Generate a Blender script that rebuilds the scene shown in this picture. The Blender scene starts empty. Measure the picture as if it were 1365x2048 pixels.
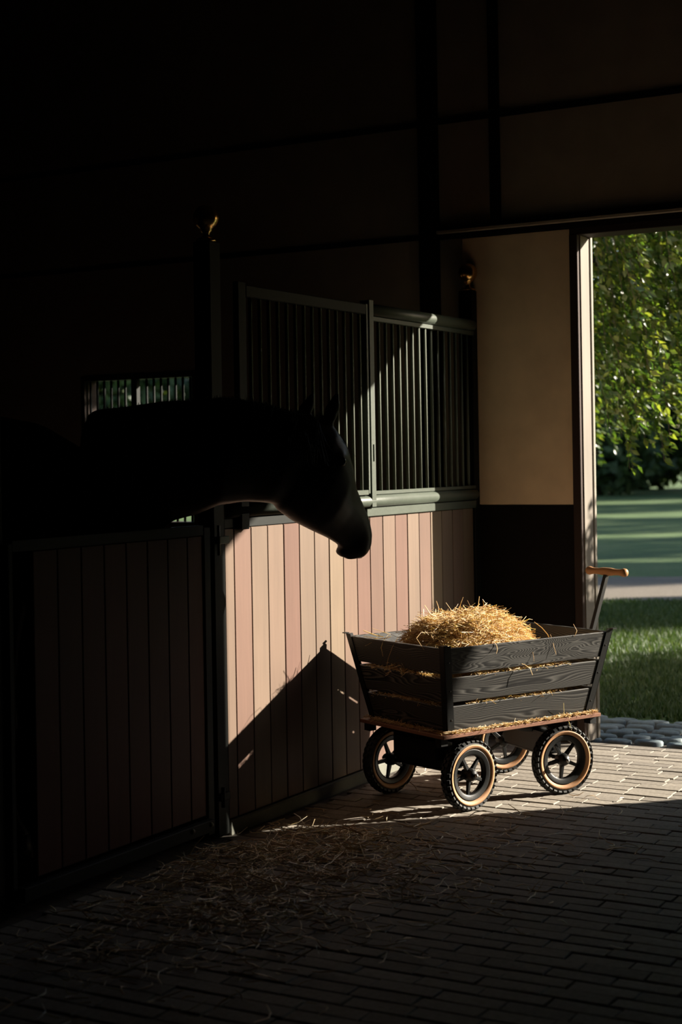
import bpy, bmesh, math, random
import numpy as np
from mathutils import Vector, Matrix
PI = math.pi
R = math.radians
random.seed(7)
RNG = np.random.default_rng(11)
sc = bpy.context.scene
COL = sc.collection

# ------------------------------------------------------------------ camera
EYE = 1.50
YAW = R(29.5485)          # the lens looks along (cos, sin) of this
ROLL = 0.0166742
cd = bpy.data.cameras.new('camera'); cam = bpy.data.objects.new('camera', cd); COL.objects.link(cam)
fw = Vector((math.cos(YAW), math.sin(YAW), 0)); rt = Vector((math.sin(YAW), -math.cos(YAW), 0)); up = Vector((0, 0, 1))
uu = up * math.cos(ROLL) + rt * math.sin(ROLL)
rr = rt * math.cos(ROLL) - up * math.sin(ROLL)
cam.matrix_world = Matrix(((rr.x, uu.x, -fw.x, 0), (rr.y, uu.y, -fw.y, 0), (rr.z, uu.z, -fw.z, EYE), (0, 0, 0, 1)))
cd.sensor_fit = 'AUTO'; cd.sensor_width = 36; cd.lens = 3143.5 / 2048 * 36
cd.shift_y = -(1024 - 915.5) / 2048
cd.clip_start = 0.1; cd.clip_end = 400
cd.dof.use_dof = True; cd.dof.focus_distance = 6.9; cd.dof.aperture_fstop = 2.8
sc.camera = cam

# ------------------------------------------------------------------ world, sun, exposure
SA, SE = R(46.2), R(21.85)
S = Vector((math.cos(SA) * math.cos(SE), -math.sin(SA) * math.cos(SE), math.sin(SE)))   # towards the sun
w = bpy.data.worlds.new('world'); sc.world = w; w.use_nodes = True
nt = w.node_tree; nt.nodes.clear()
out = nt.nodes.new('ShaderNodeOutputWorld'); bg = nt.nodes.new('ShaderNodeBackground'); sky = nt.nodes.new('ShaderNodeTexSky')
sky.sky_type = 'NISHITA'; sky.sun_disc = False; sky.sun_elevation = SE; sky.sun_rotation = math.atan2(S.x, S.y)
sky.air_density = 1.0; sky.dust_density = 1.0
bg.inputs[1].default_value = 0.20
nt.links.new(sky.outputs[0], bg.inputs[0]); nt.links.new(bg.outputs[0], out.inputs[0])
sl = bpy.data.lights.new('sun', 'SUN'); sl.energy = 20.0; sl.color = (1.0, 0.90, 0.76); sl.angle = R(0.6)
so = bpy.data.objects.new('sun', sl); COL.objects.link(so)
so.rotation_euler = (-S).to_track_quat('-Z', 'Y').to_euler(); so.location = (20, -12, 12)
sc.view_settings.view_transform = 'Standard'; sc.view_settings.look = 'None'
sc.view_settings.exposure = 0.0; sc.view_settings.gamma = 1.0; sc.view_settings.use_curve_mapping = False
cy = sc.cycles
cy.max_bounces = 10; cy.diffuse_bounces = 6; cy.glossy_bounces = 4; cy.transmission_bounces = 4; cy.transparent_max_bounces = 6
cy.use_denoising = True; cy.denoiser = 'OPENIMAGEDENOISE'; cy.sample_clamp_indirect = 4.0
cy.caustics_reflective = False; cy.caustics_refractive = False

# ------------------------------------------------------------------ materials
def new_mat(name):
    m = bpy.data.materials.new(name); m.use_nodes = True
    n = m.node_tree; b = n.nodes['Principled BSDF']
    return m, n, b
def N(n, t, **kw):
    x = n.nodes.new(t)
    for k, v in kw.items(): setattr(x, k, v)
    return x
def noise(n, vec, scale, detail=3, rough=.5, sc3=None):
    t = N(n, 'ShaderNodeTexNoise'); t.inputs['Scale'].default_value = scale; t.inputs['Detail'].default_value = detail; t.inputs['Roughness'].default_value = rough
    if sc3:
        mp = N(n, 'ShaderNodeMapping'); mp.inputs['Scale'].default_value = sc3; n.links.new(vec, mp.inputs[0]); vec = mp.outputs[0]
    n.links.new(vec, t.inputs['Vector']); return t.outputs['Fac']
def ramp(n, fac, stops):
    r = N(n, 'ShaderNodeValToRGB'); e = r.color_ramp.elements
    while len(e) < len(stops): e.new(.5)
    for i, (p, c) in enumerate(stops): e[i].position = p; e[i].color = (*c, 1)
    n.links.new(fac, r.inputs[0]); return r.outputs[0]
def mix(n, fac, a, b, mode='MIX'):
    x = N(n, 'ShaderNodeMix', data_type='RGBA', blend_type=mode)
    if isinstance(fac, (int, float)): x.inputs[0].default_value = fac
    else: n.links.new(fac, x.inputs[0])
    for k, v in ((6, a), (7, b)):
        if isinstance(v, tuple): x.inputs[k].default_value = (*v, 1)
        else: n.links.new(v, x.inputs[k])
    return x.outputs[2]
def bump(n, b, h, strength, dist=.01):
    x = N(n, 'ShaderNodeBump'); x.inputs['Strength'].default_value = strength; x.inputs['Distance'].default_value = dist
    n.links.new(h, x.inputs['Height']); n.links.new(x.outputs[0], b.inputs['Normal'])
def objvec(n, shuffle=True):
    tc = N(n, 'ShaderNodeTexCoord')
    if not shuffle: return tc.outputs['Object']
    oi = N(n, 'ShaderNodeObjectInfo'); ml = N(n, 'ShaderNodeMath', operation='MULTIPLY'); ml.inputs[1].default_value = 37.0
    n.links.new(oi.outputs['Random'], ml.inputs[0])
    ad = N(n, 'ShaderNodeVectorMath', operation='ADD'); n.links.new(tc.outputs['Object'], ad.inputs[0]); n.links.new(ml.outputs[0], ad.inputs[1])
    return ad.outputs[0]
def orand(n): return N(n, 'ShaderNodeObjectInfo').outputs['Random']

def paint(name, col, rough=.4, metal=0., bumpy=.15, scale=60, spec=.3):
    m, n, b = new_mat(name); v = objvec(n)
    f = noise(n, v, scale * .15, 4)
    c = mix(n, f, tuple(x * .78 for x in col), tuple(min(1, x * 1.18) for x in col))
    n.links.new(c, b.inputs['Base Color']); b.inputs['Roughness'].default_value = rough; b.inputs['Metallic'].default_value = metal; b.inputs['Specular IOR Level'].default_value = spec
    bump(n, b, noise(n, v, scale, 3), bumpy, .002); return m

def wood_boards(name, tones, rough=.6, stretch=(26, 26, 1.2), spec=.18):
    m, n, b = new_mat(name); v = objvec(n)
    tone = ramp(n, orand(n), [(i / max(1, len(tones) - 1), t) for i, t in enumerate(tones)])
    g = noise(n, v, 1.6, 6, .62, stretch); g2 = noise(n, v, 7, 4, .6, stretch)
    big = noise(n, v, 1.3, 3, .5, (1.5, 1.5, 1.0))
    c = mix(n, g, tuple([.80] * 3), (1.16, 1.14, 1.12)); c = mix(n, .5, c, mix(n, g2, (.86, .86, .86), (1.12, 1.12, 1.12)), 'MULTIPLY')
    c = mix(n, 1.0, tone, c, 'MULTIPLY')
    c = mix(n, 1.0, c, ramp(n, big, [(.3, (.86, .84, .84)), (.7, (1.12, 1.1, 1.1))]), 'MULTIPLY')
    n.links.new(c, b.inputs['Base Color']); b.inputs['Roughness'].default_value = rough; b.inputs['Specular IOR Level'].default_value = spec
    bump(n, b, g2, .12, .002); return m

M = {}
M['steel'] = paint('green_grey_paint', (.062, .074, .058), .42, 0, .25, 90)
M['bar'] = paint('matt_green_grey_bar', (.105, .118, .092), .75, 0, .15, 90, .1)
M['dark_steel'] = paint('dark_green_paint_and_shade', (.009, .0105, .009), .6, 0, .1, 60, .15)  # holds the shade of the grille leaf and left door frame in its colour
M['brass'] = paint('brass', (.80, .50, .18), .2, 1.0, .02, 60, .5)
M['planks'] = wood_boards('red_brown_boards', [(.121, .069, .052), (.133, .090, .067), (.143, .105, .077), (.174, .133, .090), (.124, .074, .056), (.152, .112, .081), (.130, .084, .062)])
M['shade_planks'] = wood_boards('shade_darkened_red_boards', [(.052, .021, .015), (.068, .026, .019), (.056, .025, .019)])  # red-brown boards with the left door's shade put into their colour
M['dark_planks'] = wood_boards('dark_boards', [(.035, .022, .017), (.05, .03, .022)])
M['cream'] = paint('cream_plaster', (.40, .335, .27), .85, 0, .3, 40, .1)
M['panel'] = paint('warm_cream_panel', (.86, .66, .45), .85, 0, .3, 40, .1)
M['dado'] = paint('dark_dado', (.010, .008, .007), .8, 0, .1, 60, .1)
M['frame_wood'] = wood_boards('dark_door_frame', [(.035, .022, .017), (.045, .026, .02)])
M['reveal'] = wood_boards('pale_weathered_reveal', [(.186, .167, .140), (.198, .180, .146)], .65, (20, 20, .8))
M['concrete'] = paint('kerb_concrete', (.149, .149, .121), .85, 0, .5, 120)
M['brown_wall'] = paint('dark_barn_lining', (.06, .05, .042), .8)
M['ceiling'] = paint('dark_roof_boards', (.03, .025, .022), .8)

def stone(name, tones, rough, scale):
    m, n, b = new_mat(name); v = objvec(n)
    tone = ramp(n, orand(n), [(i / (len(tones) - 1), t) for i, t in enumerate(tones)])
    g = noise(n, v, scale, 5, .6); c = mix(n, 1.0, tone, ramp(n, g, [(.3, (.78, .77, .75)), (.7, (1.16, 1.15, 1.13))]), 'MULTIPLY')
    n.links.new(c, b.inputs['Base Color']); b.inputs['Roughness'].default_value = rough; b.inputs['Specular IOR Level'].default_value = .12; bump(n, b, g, .12, .002); return m
M['brick'] = stone('clinker_paving', [(0.25, 0.225, 0.19), (0.29, 0.262, 0.225), (0.215, 0.195, 0.17), (0.265, 0.24, 0.205)], .7, 55)
M['cobble'] = stone('blue_grey_cobble', [(.19, .24, .26), (.24, .285, .30), (.17, .21, .23)], .55, 40)
m, n, b = new_mat('sandy_joint_bed'); v = objvec(n, False)
br = N(n, 'ShaderNodeTexBrick'); br.inputs['Scale'].default_value = 1; br.inputs['Brick Width'].default_value = .2; br.inputs['Row Height'].default_value = .08; br.inputs['Mortar Size'].default_value = .004
mp = N(n, 'ShaderNodeMapping'); mp.inputs['Rotation'].default_value = (0, 0, R(90)); n.links.new(v, mp.inputs[0]); n.links.new(mp.outputs[0], br.inputs['Vector'])
br.inputs['Color1'].default_value = (.08, .065, .05, 1); br.inputs['Color2'].default_value = (.07, .058, .045, 1); br.inputs['Mortar'].default_value = (.03, .025, .02, 1)
n.links.new(br.outputs[0], b.inputs['Base Color']); b.inputs['Roughness'].default_value = .9; M['bed'] = m

# black-stained wagon slats with raised grain
def slat_mat(name, cathedral):
    m, n, b = new_mat(name); v = objvec(n, False)
    mp = N(n, 'ShaderNodeMapping'); mp.inputs['Scale'].default_value = (1.0, 1.0, 1.0); n.links.new(v, mp.inputs[0])
    if cathedral:
        wv = N(n, 'ShaderNodeTexNoise'); wv.inputs['Scale'].default_value = 1.0; wv.inputs['Detail'].default_value = 1.5
        m2 = N(n, 'ShaderNodeMapping'); m2.inputs['Scale'].default_value = (2.6, 2.6, 15.0); m2.inputs['Location'].default_value = (3.1, .4, 1.3); n.links.new(mp.outputs[0], m2.inputs[0]); n.links.new(m2.outputs[0], wv.inputs['Vector'])
        mm = N(n, 'ShaderNodeMath', operation='MULTIPLY'); mm.inputs[1].default_value = 34.0; n.links.new(wv.outputs['Fac'], mm.inputs[0])
    else:
        wv = N(n, 'ShaderNodeTexNoise'); wv.inputs['Scale'].default_value = 1.0; wv.inputs['Detail'].default_value = 2
        m2 = N(n, 'ShaderNodeMapping'); m2.inputs['Scale'].default_value = (1.2, 1.2, 7.0); n.links.new(mp.outputs[0], m2.inputs[0]); n.links.new(m2.outputs[0], wv.inputs['Vector'])
        mm = N(n, 'ShaderNodeMath', operation='MULTIPLY'); mm.inputs[1].default_value = 30.0; n.links.new(wv.outputs['Fac'], mm.inputs[0])
        sx = N(n, 'ShaderNodeSeparateXYZ'); n.links.new(mp.outputs[0], sx.inputs[0])
        m3 = N(n, 'ShaderNodeMath', operation='MULTIPLY_ADD'); m3.inputs[1].default_value = 120.0; n.links.new(sx.outputs[2], m3.inputs[0]); n.links.new(mm.outputs[0], m3.inputs[2]); mm = m3
    fr = N(n, 'ShaderNodeMath', operation='FRACT'); n.links.new(mm.outputs[0], fr.inputs[0])
    fine = noise(n, v, 9, 5, .7, (6, 6, 60))
    c = ramp(n, fr.outputs[0], [(.0, (.003, .003, .0028)), (.3, (.022, .0215, .020)), (.7, (.085, .082, .075)), (.92, (.005, .005, .0047))])
    c = mix(n, 1.0, c, mix(n, fine, (.62, .62, .62), (1.35, 1.35, 1.33)), 'MULTIPLY')
    n.links.new(c, b.inputs['Base Color']); b.inputs['Roughness'].default_value = .5; b.inputs['Specular IOR Level'].default_value = .3
    bump(n, b, fr.outputs[0], .25, .0015); return m
M['slat_fig'] = slat_mat('black_stained_slat_figured', True)
M['slat'] = slat_mat('black_stained_slat_straight', False)
M['wagon_metal'] = paint('black_powder_coat', (.006, .0065, .006), .45, 0, .1, 200, .25)
M['deck'] = wood_boards('orange_brown_deck', [(.186, .093, .059), (.198, .105, .068)], .5, (2, 20, 20))
M['handle_wood'] = wood_boards('oiled_handle_wood', [(.42, .22, .10), (.42, .22, .10)], .45, (20, 2, 20))
M['rubber'] = paint('tyre_rubber', (.030, .031, .030), .7, 0, .3, 150)
M['tan'] = paint('tan_sidewall', (.40, .21, .10), .6, 0, .1, 80)
def island_mat(name, stops, rough, trans=0., spec=.5):
    m, n, b = new_mat(name); g = N(n, 'ShaderNodeNewGeometry')
    c = ramp(n, g.outputs['Random Per Island'], stops)
    n.links.new(c, b.inputs['Base Color']); b.inputs['Roughness'].default_value = rough; b.inputs['Specular IOR Level'].default_value = spec
    if trans:
        t = N(n, 'ShaderNodeBsdfTranslucent'); tcx = mix(n, 1.0, c, (1.5, 1.5, .5), 'MULTIPLY'); n.links.new(tcx, t.inputs[0])
        mx = N(n, 'ShaderNodeMixShader'); mx.inputs[0].default_value = trans
        n.links.new(b.outputs[0], mx.inputs[1]); n.links.new(t.outputs[0], mx.inputs[2]); n.links.new(mx.outputs[0], n.nodes['Material Output'].inputs[0])
    return m
M['straw'] = island_mat('straw_stalks', [(0, (.46, .27, .11)), (.3, (.66, .45, .22)), (.7, (.78, .62, .38)), (1, (.92, .84, .68))], .4, .25)
M['floor_straw'] = island_mat('loose_straw_stalks', [(0, (.50, .32, .15)), (.4, (.74, .55, .31)), (.75, (.88, .76, .54)), (1, (.96, .94, .88))], .3, .1, .7)
M['leaf'] = island_mat('beech_leaves', [(0, (.035, .08, .022)), (.5, (.08, .14, .03)), (1, (.19, .22, .05))], .34, .45, .6)
M['far_leaf'] = island_mat('far_leaves', [(0, (.035, .065, .024)), (1, (.08, .12, .036))], .6, .2)
M['grass'] = island_mat('grass_blades', [(0, (.035, .07, .026)), (.7, (.06, .105, .036)), (1, (.11, .14, .07))], .6, .25)
M['bark'] = stone('bark', [(.06, .05, .04), (.08, .065, .05)], .9, 18)
m, n, b = new_mat('lawn_turf'); v = objvec(n, False)
c = ramp(n, noise(n, v, .35, 5, .6), [(.3, (.05, .10, .025)), (.55, (.075, .135, .035)), (.75, (.12, .17, .06))])
c = mix(n, 1.0, c, ramp(n, noise(n, v, 25, 4, .7), [(.3, (.6, .6, .6)), (.7, (1.3, 1.3, 1.2))]), 'MULTIPLY')
n.links.new(c, b.inputs['Base Color']); b.inputs['Roughness'].default_value = .9; bump(n, b, noise(n, v, 60, 3), .8, .03); M['lawn'] = m
M['gravel'] = stone('gravel', [(.17, .15, .125), (.18, .16, .135)], .9, 30)
m, n, b = new_mat('black_horse_coat'); v = objvec(n, False)
c = ramp(n, noise(n, v, 6, 4), [(.3, (.006, .0035, .0026)), (.7, (.013, .0075, .005))]); n.links.new(c, b.inputs['Base Color'])
b.inputs['Roughness'].default_value = .4; b.inputs['Specular IOR Level'].default_value = .2; bump(n, b, noise(n, v, 220, 3), .25, .001); M['coat'] = m
M['hair'] = paint('black_horse_hair', (.006, .005, .004), .4)
M['hoof'] = paint('hoof_horn', (.03, .026, .022), .5)
M['eye'] = paint('dark_eye', (.01, .006, .004), .08, 0, 0)
M['grip'] = M['handle_wood']

# ------------------------------------------------------------------ mesh helpers
class MB:
    def __init__(s): s.v = []; s.f = []; s.sm = []
    def add(s, v, f, smooth=False):
        o = len(s.v); s.v += [tuple(p) for p in v]; s.f += [tuple(i + o for i in q) for q in f]; s.sm += [smooth] * len(f); return s
    def hexa(s, c):   # c: 4 bottom (ccw from above) + 4 top
        return s.add(c, [(3, 2, 1, 0), (4, 5, 6, 7), (0, 1, 5, 4), (1, 2, 6, 5), (2, 3, 7, 6), (3, 0, 4, 7)])
    def box(s, x0, x1, y0, y1, z0, z1):
        return s.hexa([(x0, y0, z0), (x1, y0, z0), (x1, y1, z0), (x0, y1, z0), (x0, y0, z1), (x1, y0, z1), (x1, y1, z1), (x0, y1, z1)])
    def tube(s, pts, r, k=8, cap=True):
        pts = [Vector(p) for p in pts]; rs = r if isinstance(r, (list, tuple)) else [r] * len(pts)
        rings = []; a = None
        for i, p in enumerate(pts):
            d = (pts[min(i + 1, len(pts) - 1)] - pts[max(i - 1, 0)]).normalized()
            if a is None: a = d.orthogonal().normalized()
            a = (a - d * a.dot(d)).normalized(); bb = d.cross(a)
            rings.append([p + (a * math.cos(2 * PI * j / k) + bb * math.sin(2 * PI * j / k)) * rs[i] for j in range(k)])
        v = [q for rg in rings for q in rg]; f = []
        for i in range(len(pts) - 1):
            for j in range(k): f.append((i * k + j, i * k + (j + 1) % k, (i + 1) * k + (j + 1) % k, (i + 1) * k + j))
        if cap: f.append(tuple(range(k))[::-1]); f.append(tuple((len(pts) - 1) * k + j for j in range(k)))
        return s.add(v, f, k > 5)
    def lathe(s, prof, k=24, axis='z', loc=(0, 0, 0), closed=False):   # prof: (r, h)
        v = []; f = []; L = Vector(loc)
        for (r, h) in prof:
            for j in range(k):
                a = 2 * PI * j / k; c_, s_ = r * math.cos(a), r * math.sin(a)
                p = (c_, s_, h) if axis == 'z' else ((c_, h, -s_) if axis == 'y' else (h, c_, s_))
                v.append(L + Vector(p))
        n_ = len(prof); rng = range(n_) if closed else range(n_ - 1)
        for i in rng:
            i2 = (i + 1) % n_
            for j in range(k): f.append((i * k + j, i * k + (j + 1) % k, i2 * k + (j + 1) % k, i2 * k + j))
        if not closed:
            if prof[0][0] > 1e-5: f.append(tuple(range(k))[::-1])
            if prof[-1][0] > 1e-5: f.append(tuple((n_ - 1) * k + j for j in range(k)))
        return s.add(v, f, True)
    def mesh(s, name, m, bev=0):
        me = bpy.data.meshes.new(name); me.from_pydata(s.v, [], s.f); me.materials.append(m)
        me.polygons.foreach_set('use_smooth', s.sm)
        bm = bmesh.new(); bm.from_mesh(me); bmesh.ops.remove_doubles(bm, verts=bm.verts, dist=1e-6)
        bmesh.ops.recalc_face_normals(bm, faces=bm.faces)
        if bev: bmesh.ops.bevel(bm, geom=bm.edges, offset=bev, segments=1, affect='EDGES')
        bm.to_mesh(me); bm.free(); return me
def put(name, me, parent=None, loc=(0, 0, 0), rot=(0, 0, 0), kind=None, **tags):
    o = bpy.data.objects.new(name, me); COL.objects.link(o); o.location = loc; o.rotation_euler = rot
    if parent: o.parent = parent
    if kind: o['kind'] = kind
    for k, v in tags.items(): o[k] = v
    return o
def tag(o, label, cat, group=None, kind=None):
    o['label'] = label; o['category'] = cat
    if group: o['group'] = group
    if kind: o['kind'] = kind
    return o
def empty(name, loc=(0, 0, 0), rz=0, parent=None):
    o = bpy.data.objects.new(name, None); COL.objects.link(o); o.location = loc; o.rotation_euler = (0, 0, rz); o.empty_display_size = .1
    if parent: o.parent = parent
    return o
def raw_mesh(name, V, F, m):     # V (n,3) numpy, F (m,k) numpy with k constant
    me = bpy.data.meshes.new(name); k = F.shape[1]
    me.vertices.add(len(V)); me.vertices.foreach_set('co', V.astype(np.float32).ravel())
    me.loops.add(F.size); me.loops.foreach_set('vertex_index', F.astype(np.int32).ravel())
    me.polygons.add(len(F)); me.polygons.foreach_set('loop_start', np.arange(0, F.size, k, dtype=np.int32))
    me.update(calc_edges=True); me.materials.append(m); me.validate(); return me
def stalks(name, P, D, Ln, Rad, m, curl=.5, droop=None):   # many thin bent three-sided tubes
    n_ = len(P); seg = 4; t = np.linspace(-.5, .5, seg)
    D = D / np.linalg.norm(D, axis=1)[:, None]
    up_ = np.tile([0., 0., 1.], (n_, 1)); A = np.cross(D, up_ + RNG.normal(0, .3, (n_, 3))); A /= np.linalg.norm(A, axis=1)[:, None]; B = np.cross(D, A)
    k1 = RNG.normal(0, curl, n_); k2 = RNG.normal(0, curl * .35, n_); kink = RNG.normal(0, curl * .5, n_)
    V = np.zeros((n_, seg, 3, 3))
    for i in range(seg):
        c = P + D * (Ln * t[i])[:, None] + A * (Ln * (k1 * (t[i] ** 2 - .08) + kink * max(0, t[i] - .15)))[:, None] + B * (Ln * k2 * (t[i] ** 2 - .08))[:, None]
        taper = 1 - .35 * abs(t[i]) * 2
        for j in range(3):
            a = 2 * PI * j / 3
            V[:, i, j] = c + (A * math.cos(a) + B * math.sin(a)) * (Rad * taper)[:, None]
    base = (np.arange(n_) * seg * 3)[:, None]; F = []
    for i in range(seg - 1):
        for j in range(3): F.append([i * 3 + j, i * 3 + (j + 1) % 3, (i + 1) * 3 + (j + 1) % 3, (i + 1) * 3 + j])
    F = (base[:, :, None] + np.array(F)[None]).reshape(-1, 4)
    return raw_mesh(name, V.reshape(-1, 3), F, m), V

# ------------------------------------------------------------------ dimensions of the place
YP, XG = 3.524, 7.736            # stall fronts stand on y = YP, the end wall on x = XG
DY0, DY1, DZ = .765, 2.935, 2.636 # the open doorway
WY0, WY1, WZ0, WZ1 = 5.36, 6.23, 1.10, 2.03

# ------------------------------------------------------------------ the setting: shell
T = .11
b = MB()
X0, X1 = XG, XG + T
for (ya, yb, za, zb) in [(-3, DY0, 0, 5), (DY0, DY1, DZ + .03, 5), (DY1, WY0, 0, 5), (WY0, WY1, 0, WZ0), (WY0, WY1, WZ1, 5), (WY1, 7.1, 0, 5)]:
    b.box(X0, X1, ya, yb, za, zb)
put('wall_back', b.mesh('wall_back', M['cream']), kind='structure', label='cream end wall of the barn pierced by the open doorway')
put('wall_right', MB().box(-5, XG, -3.1, -3, 0, 5).mesh('wall_right', M['brown_wall']), kind='structure')
put('wall_left', MB().box(-5, XG + T, 7.1, 7.2, 0, 5).mesh('wall_left', M['brown_wall']), kind='structure')
put('wall_front', MB().box(-5.1, -5, -3.1, 7.2, 0, 5).mesh('wall_front', M['brown_wall']), kind='structure')
put('ceiling', MB().box(-5.1, XG + T, -3.1, 7.2, 5, 5.1).mesh('ceiling', M['ceiling']), kind='structure')
put('wall_partition', MB().box(5.195, 5.235, 3.62, 7.1, 0, 1.20).mesh('wall_partition', M['dark_planks']), kind='structure', label='low dark board partition between the two stalls')
# dado below the cream panel, the raised panel, seams, columns
put('trim_1', MB().box(XG - .018, XG - .001, DY1 + .02, 3.60, 0.0, 1.232).mesh('trim_1', M['dado'], .002), kind='structure', label='dark boarded dado between stall post and doorway')
put('trim_2', MB().box(XG - .02, XG - .001, 2.985, 3.60, 1.237, 2.672).mesh('trim_2', M['panel'], .002), kind='structure', label='raised cream panel beside the doorway')
b = MB()
b.box(XG - .035, XG - .001, 3.74, 3.855, 1.3, 4.99); put('trim_3', b.mesh('trim_3', M['dado'], .003), kind='structure', label='dark upright steel column on the end wall')
put('trim_4', MB().box(XG - .03, XG - .001, 3.375, 3.43, 2.73, 4.99).mesh('trim_4', M['dado'], .003), kind='structure', label='narrow dark upright on the end wall above the rail')
for i, (ya, yb) in enumerate([(3.858, 7.09), (3.433, 3.738), (-3, 3.373)]):
    put('trim_%d' % (5 + i), MB().box(XG - .012, XG - .001, ya, yb, 3.305, 3.33).mesh('trim', M['dado']), kind='structure')
put('trim_8', MB().box(XG - .012, XG - .001, 3.858, 7.09, 2.685, 2.71).mesh('trim', M['dado']), kind='structure')
# sliding door track ledge and door head
b = MB(); b.box(XG - .055, XG - .001, .2, 3.737, 2.705, 2.722); put('trim_9', b.mesh('trim_9', M['cream'], .002), kind='structure', label='thin pale ledge above the door head')
b = MB(); b.box(XG - .03, XG - .001, .2, 3.737, 2.676, 2.704); put('trim_10', b.mesh('trim', M['dado'], .002), kind='structure')
# door frame: head, inner posts, pale reveals
d = empty('door_1', (XG, DY1, 0)); d['kind'] = 'structure'; d['label'] = 'open barn doorway with dark frame and pale sunlit reveal'
def dpart(name, bx, m, bev=.003): return put(name, MB().box(*bx).mesh(name, M[m], bev), d, (-XG, -DY1, 0))
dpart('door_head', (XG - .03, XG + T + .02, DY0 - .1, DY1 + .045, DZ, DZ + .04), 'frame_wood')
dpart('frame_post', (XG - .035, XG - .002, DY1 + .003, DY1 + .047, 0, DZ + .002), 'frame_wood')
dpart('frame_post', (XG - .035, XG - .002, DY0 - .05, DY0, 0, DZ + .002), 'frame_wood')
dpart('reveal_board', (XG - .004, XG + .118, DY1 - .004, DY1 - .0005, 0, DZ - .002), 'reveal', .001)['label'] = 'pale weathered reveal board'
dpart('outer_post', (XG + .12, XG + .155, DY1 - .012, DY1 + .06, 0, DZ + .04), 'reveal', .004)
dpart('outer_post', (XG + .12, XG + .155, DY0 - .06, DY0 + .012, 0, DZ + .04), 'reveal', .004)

# window far inside the stall: frame, mullion, bars
wn = empty('window_1', (XG, (WY0 + WY1) / 2, WZ0)); wn['kind'] = 'structure'; wn['label'] = 'barred stable window with lawn behind'
def wput(name, me, loc=(0, 0, 0), rot=(0, 0, 0)): return put(name, me, wn, loc, rot)
cyw = (WY0 + WY1) / 2; hw = (WY1 - WY0) / 2; hh = WZ1 - WZ0
b = MB(); b.box(-.02, .1, -hw, -hw + .03, 0, hh); b.box(-.02, .1, hw - .03, hw, 0, hh); b.box(-.02, .1, -hw + .03, hw - .03, 0, .03); b.box(-.02, .1, -hw + .03, hw - .03, hh - .03, hh)
wput('window_frame', b.mesh('window_frame', M['frame_wood']))
wput('mullion', MB().box(-.01, .03, .012, .055, .03, hh - .03).mesh('mullion', M['dark_steel'], .003))
bar_w = MB().tube([(0, 0, .031), (0, 0, hh - .031)], .008, 8).mesh('bar', M['dark_steel'])
for k in range(15):
    y = -hw + .03 + .054 * (k + .7)
    if y > hw - .04 or abs(y - .033) < .03: continue
    wput('bar', bar_w, (.02, y, 0))

# ------------------------------------------------------------------ floor of clinker bricks
def inframe(x, y, pad=90):
    F_ = x * fw.x + y * fw.y; R_ = x * rt.x + y * rt.y
    if F_ < 3: return None
    X_, D_ = R_ / F_, EYE / F_
    px = 682.5 + 3143.5 * (X_ + D_ * ROLL); py = 915.5 + 3143.5 * (D_ - X_ * ROLL)
    return F_ if (-pad < px < 1365 + pad and py < 2048 + pad) else None
fl = put('floor', MB().box(-5, XG - .001, -3, 7.1, -.1, -.009).mesh('floor', M['bed']), kind='structure', label='barn floor of small clinker bricks')
put('threshold', MB().box(XG, XG + .02, DY0, DY1 - .005, -.1, -.004).mesh('threshold', M['bed']), fl)
BW, BL = .080, .200
cells = []
ix = 0; x = XG - BW / 2
while x > -1.0:
    off = random.uniform(0, BL) if ix % 3 == 0 else (BL / 2 if ix % 2 else 0)
    y = -2.85 + off
    while y < YP - .02 - BL / 2 + .09:
        y0, y1 = y - BL / 2, min(y + BL / 2, YP - .045)
        if y1 - y0 > .05:
            F_ = inframe(x, (y0 + y1) / 2)
            cells.append((99 if F_ is None else F_, x, y0, y1))   # 99: just beside the frame, never among the nearest
        y += BL
    x -= BW; ix += 1
def brick_geo(sx, sy):
    g = .0021; c = .0028; h = .05
    hx, hy = sx / 2 - .0032, sy / 2 - .0013
    v = [(-hx, -hy, -h), (hx, -hy, -h), (hx, hy, -h), (-hx, hy, -h), (-hx, -hy, -c), (hx, -hy, -c), (hx, hy, -c), (-hx, hy, -c),
         (-hx + c, -hy + c, 0), (hx - c, -hy + c, 0), (hx - c, hy - c, 0), (-hx + c, hy - c, 0)]
    f = [(0, 1, 5, 4), (1, 2, 6, 5), (2, 3, 7, 6), (3, 0, 4, 7), (4, 5, 9, 8), (5, 6, 10, 9), (6, 7, 11, 10), (7, 4, 8, 11), (8, 9, 10, 11)]
    return v, f
cells.sort(key=lambda c: c[0])
protos = []
for k in range(6):
    v, f = brick_geo(BW, BL); v = [(a + random.uniform(-.0012, .0012), q + random.uniform(-.0015, .0015), z + (random.uniform(-.0012, .0012) if z > -.04 else 0)) for a, q, z in v]
    protos.append(MB().add(v, f).mesh('brick', M['brick']))
rest = MB(); nb = 0
for F_, x, y0, y1 in cells:
    full = abs((y1 - y0) - BL) < .001
    tz = random.uniform(-.0025, .0015); rx, ry, rz = random.gauss(0, .004), random.gauss(0, .008), random.gauss(0, .006)
    if nb < 300 and full:
        put('brick', protos[nb % 6], fl, (x, (y0 + y1) / 2, tz), (rx, ry, rz)); nb += 1
    else:
        v, f = brick_geo(BW, y1 - y0); mt = Matrix.Rotation(rz, 3, 'Z') @ Matrix.Rotation(ry, 3, 'Y') @ Matrix.Rotation(rx, 3, 'X'); o_ = Vector((x, (y0 + y1) / 2, tz))
        rest.add([mt @ Vector(q) + o_ for q in v], f)
mm, n, b_ = new_mat('clinker_paving_far'); g = N(n, 'ShaderNodeNewGeometry')
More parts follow.
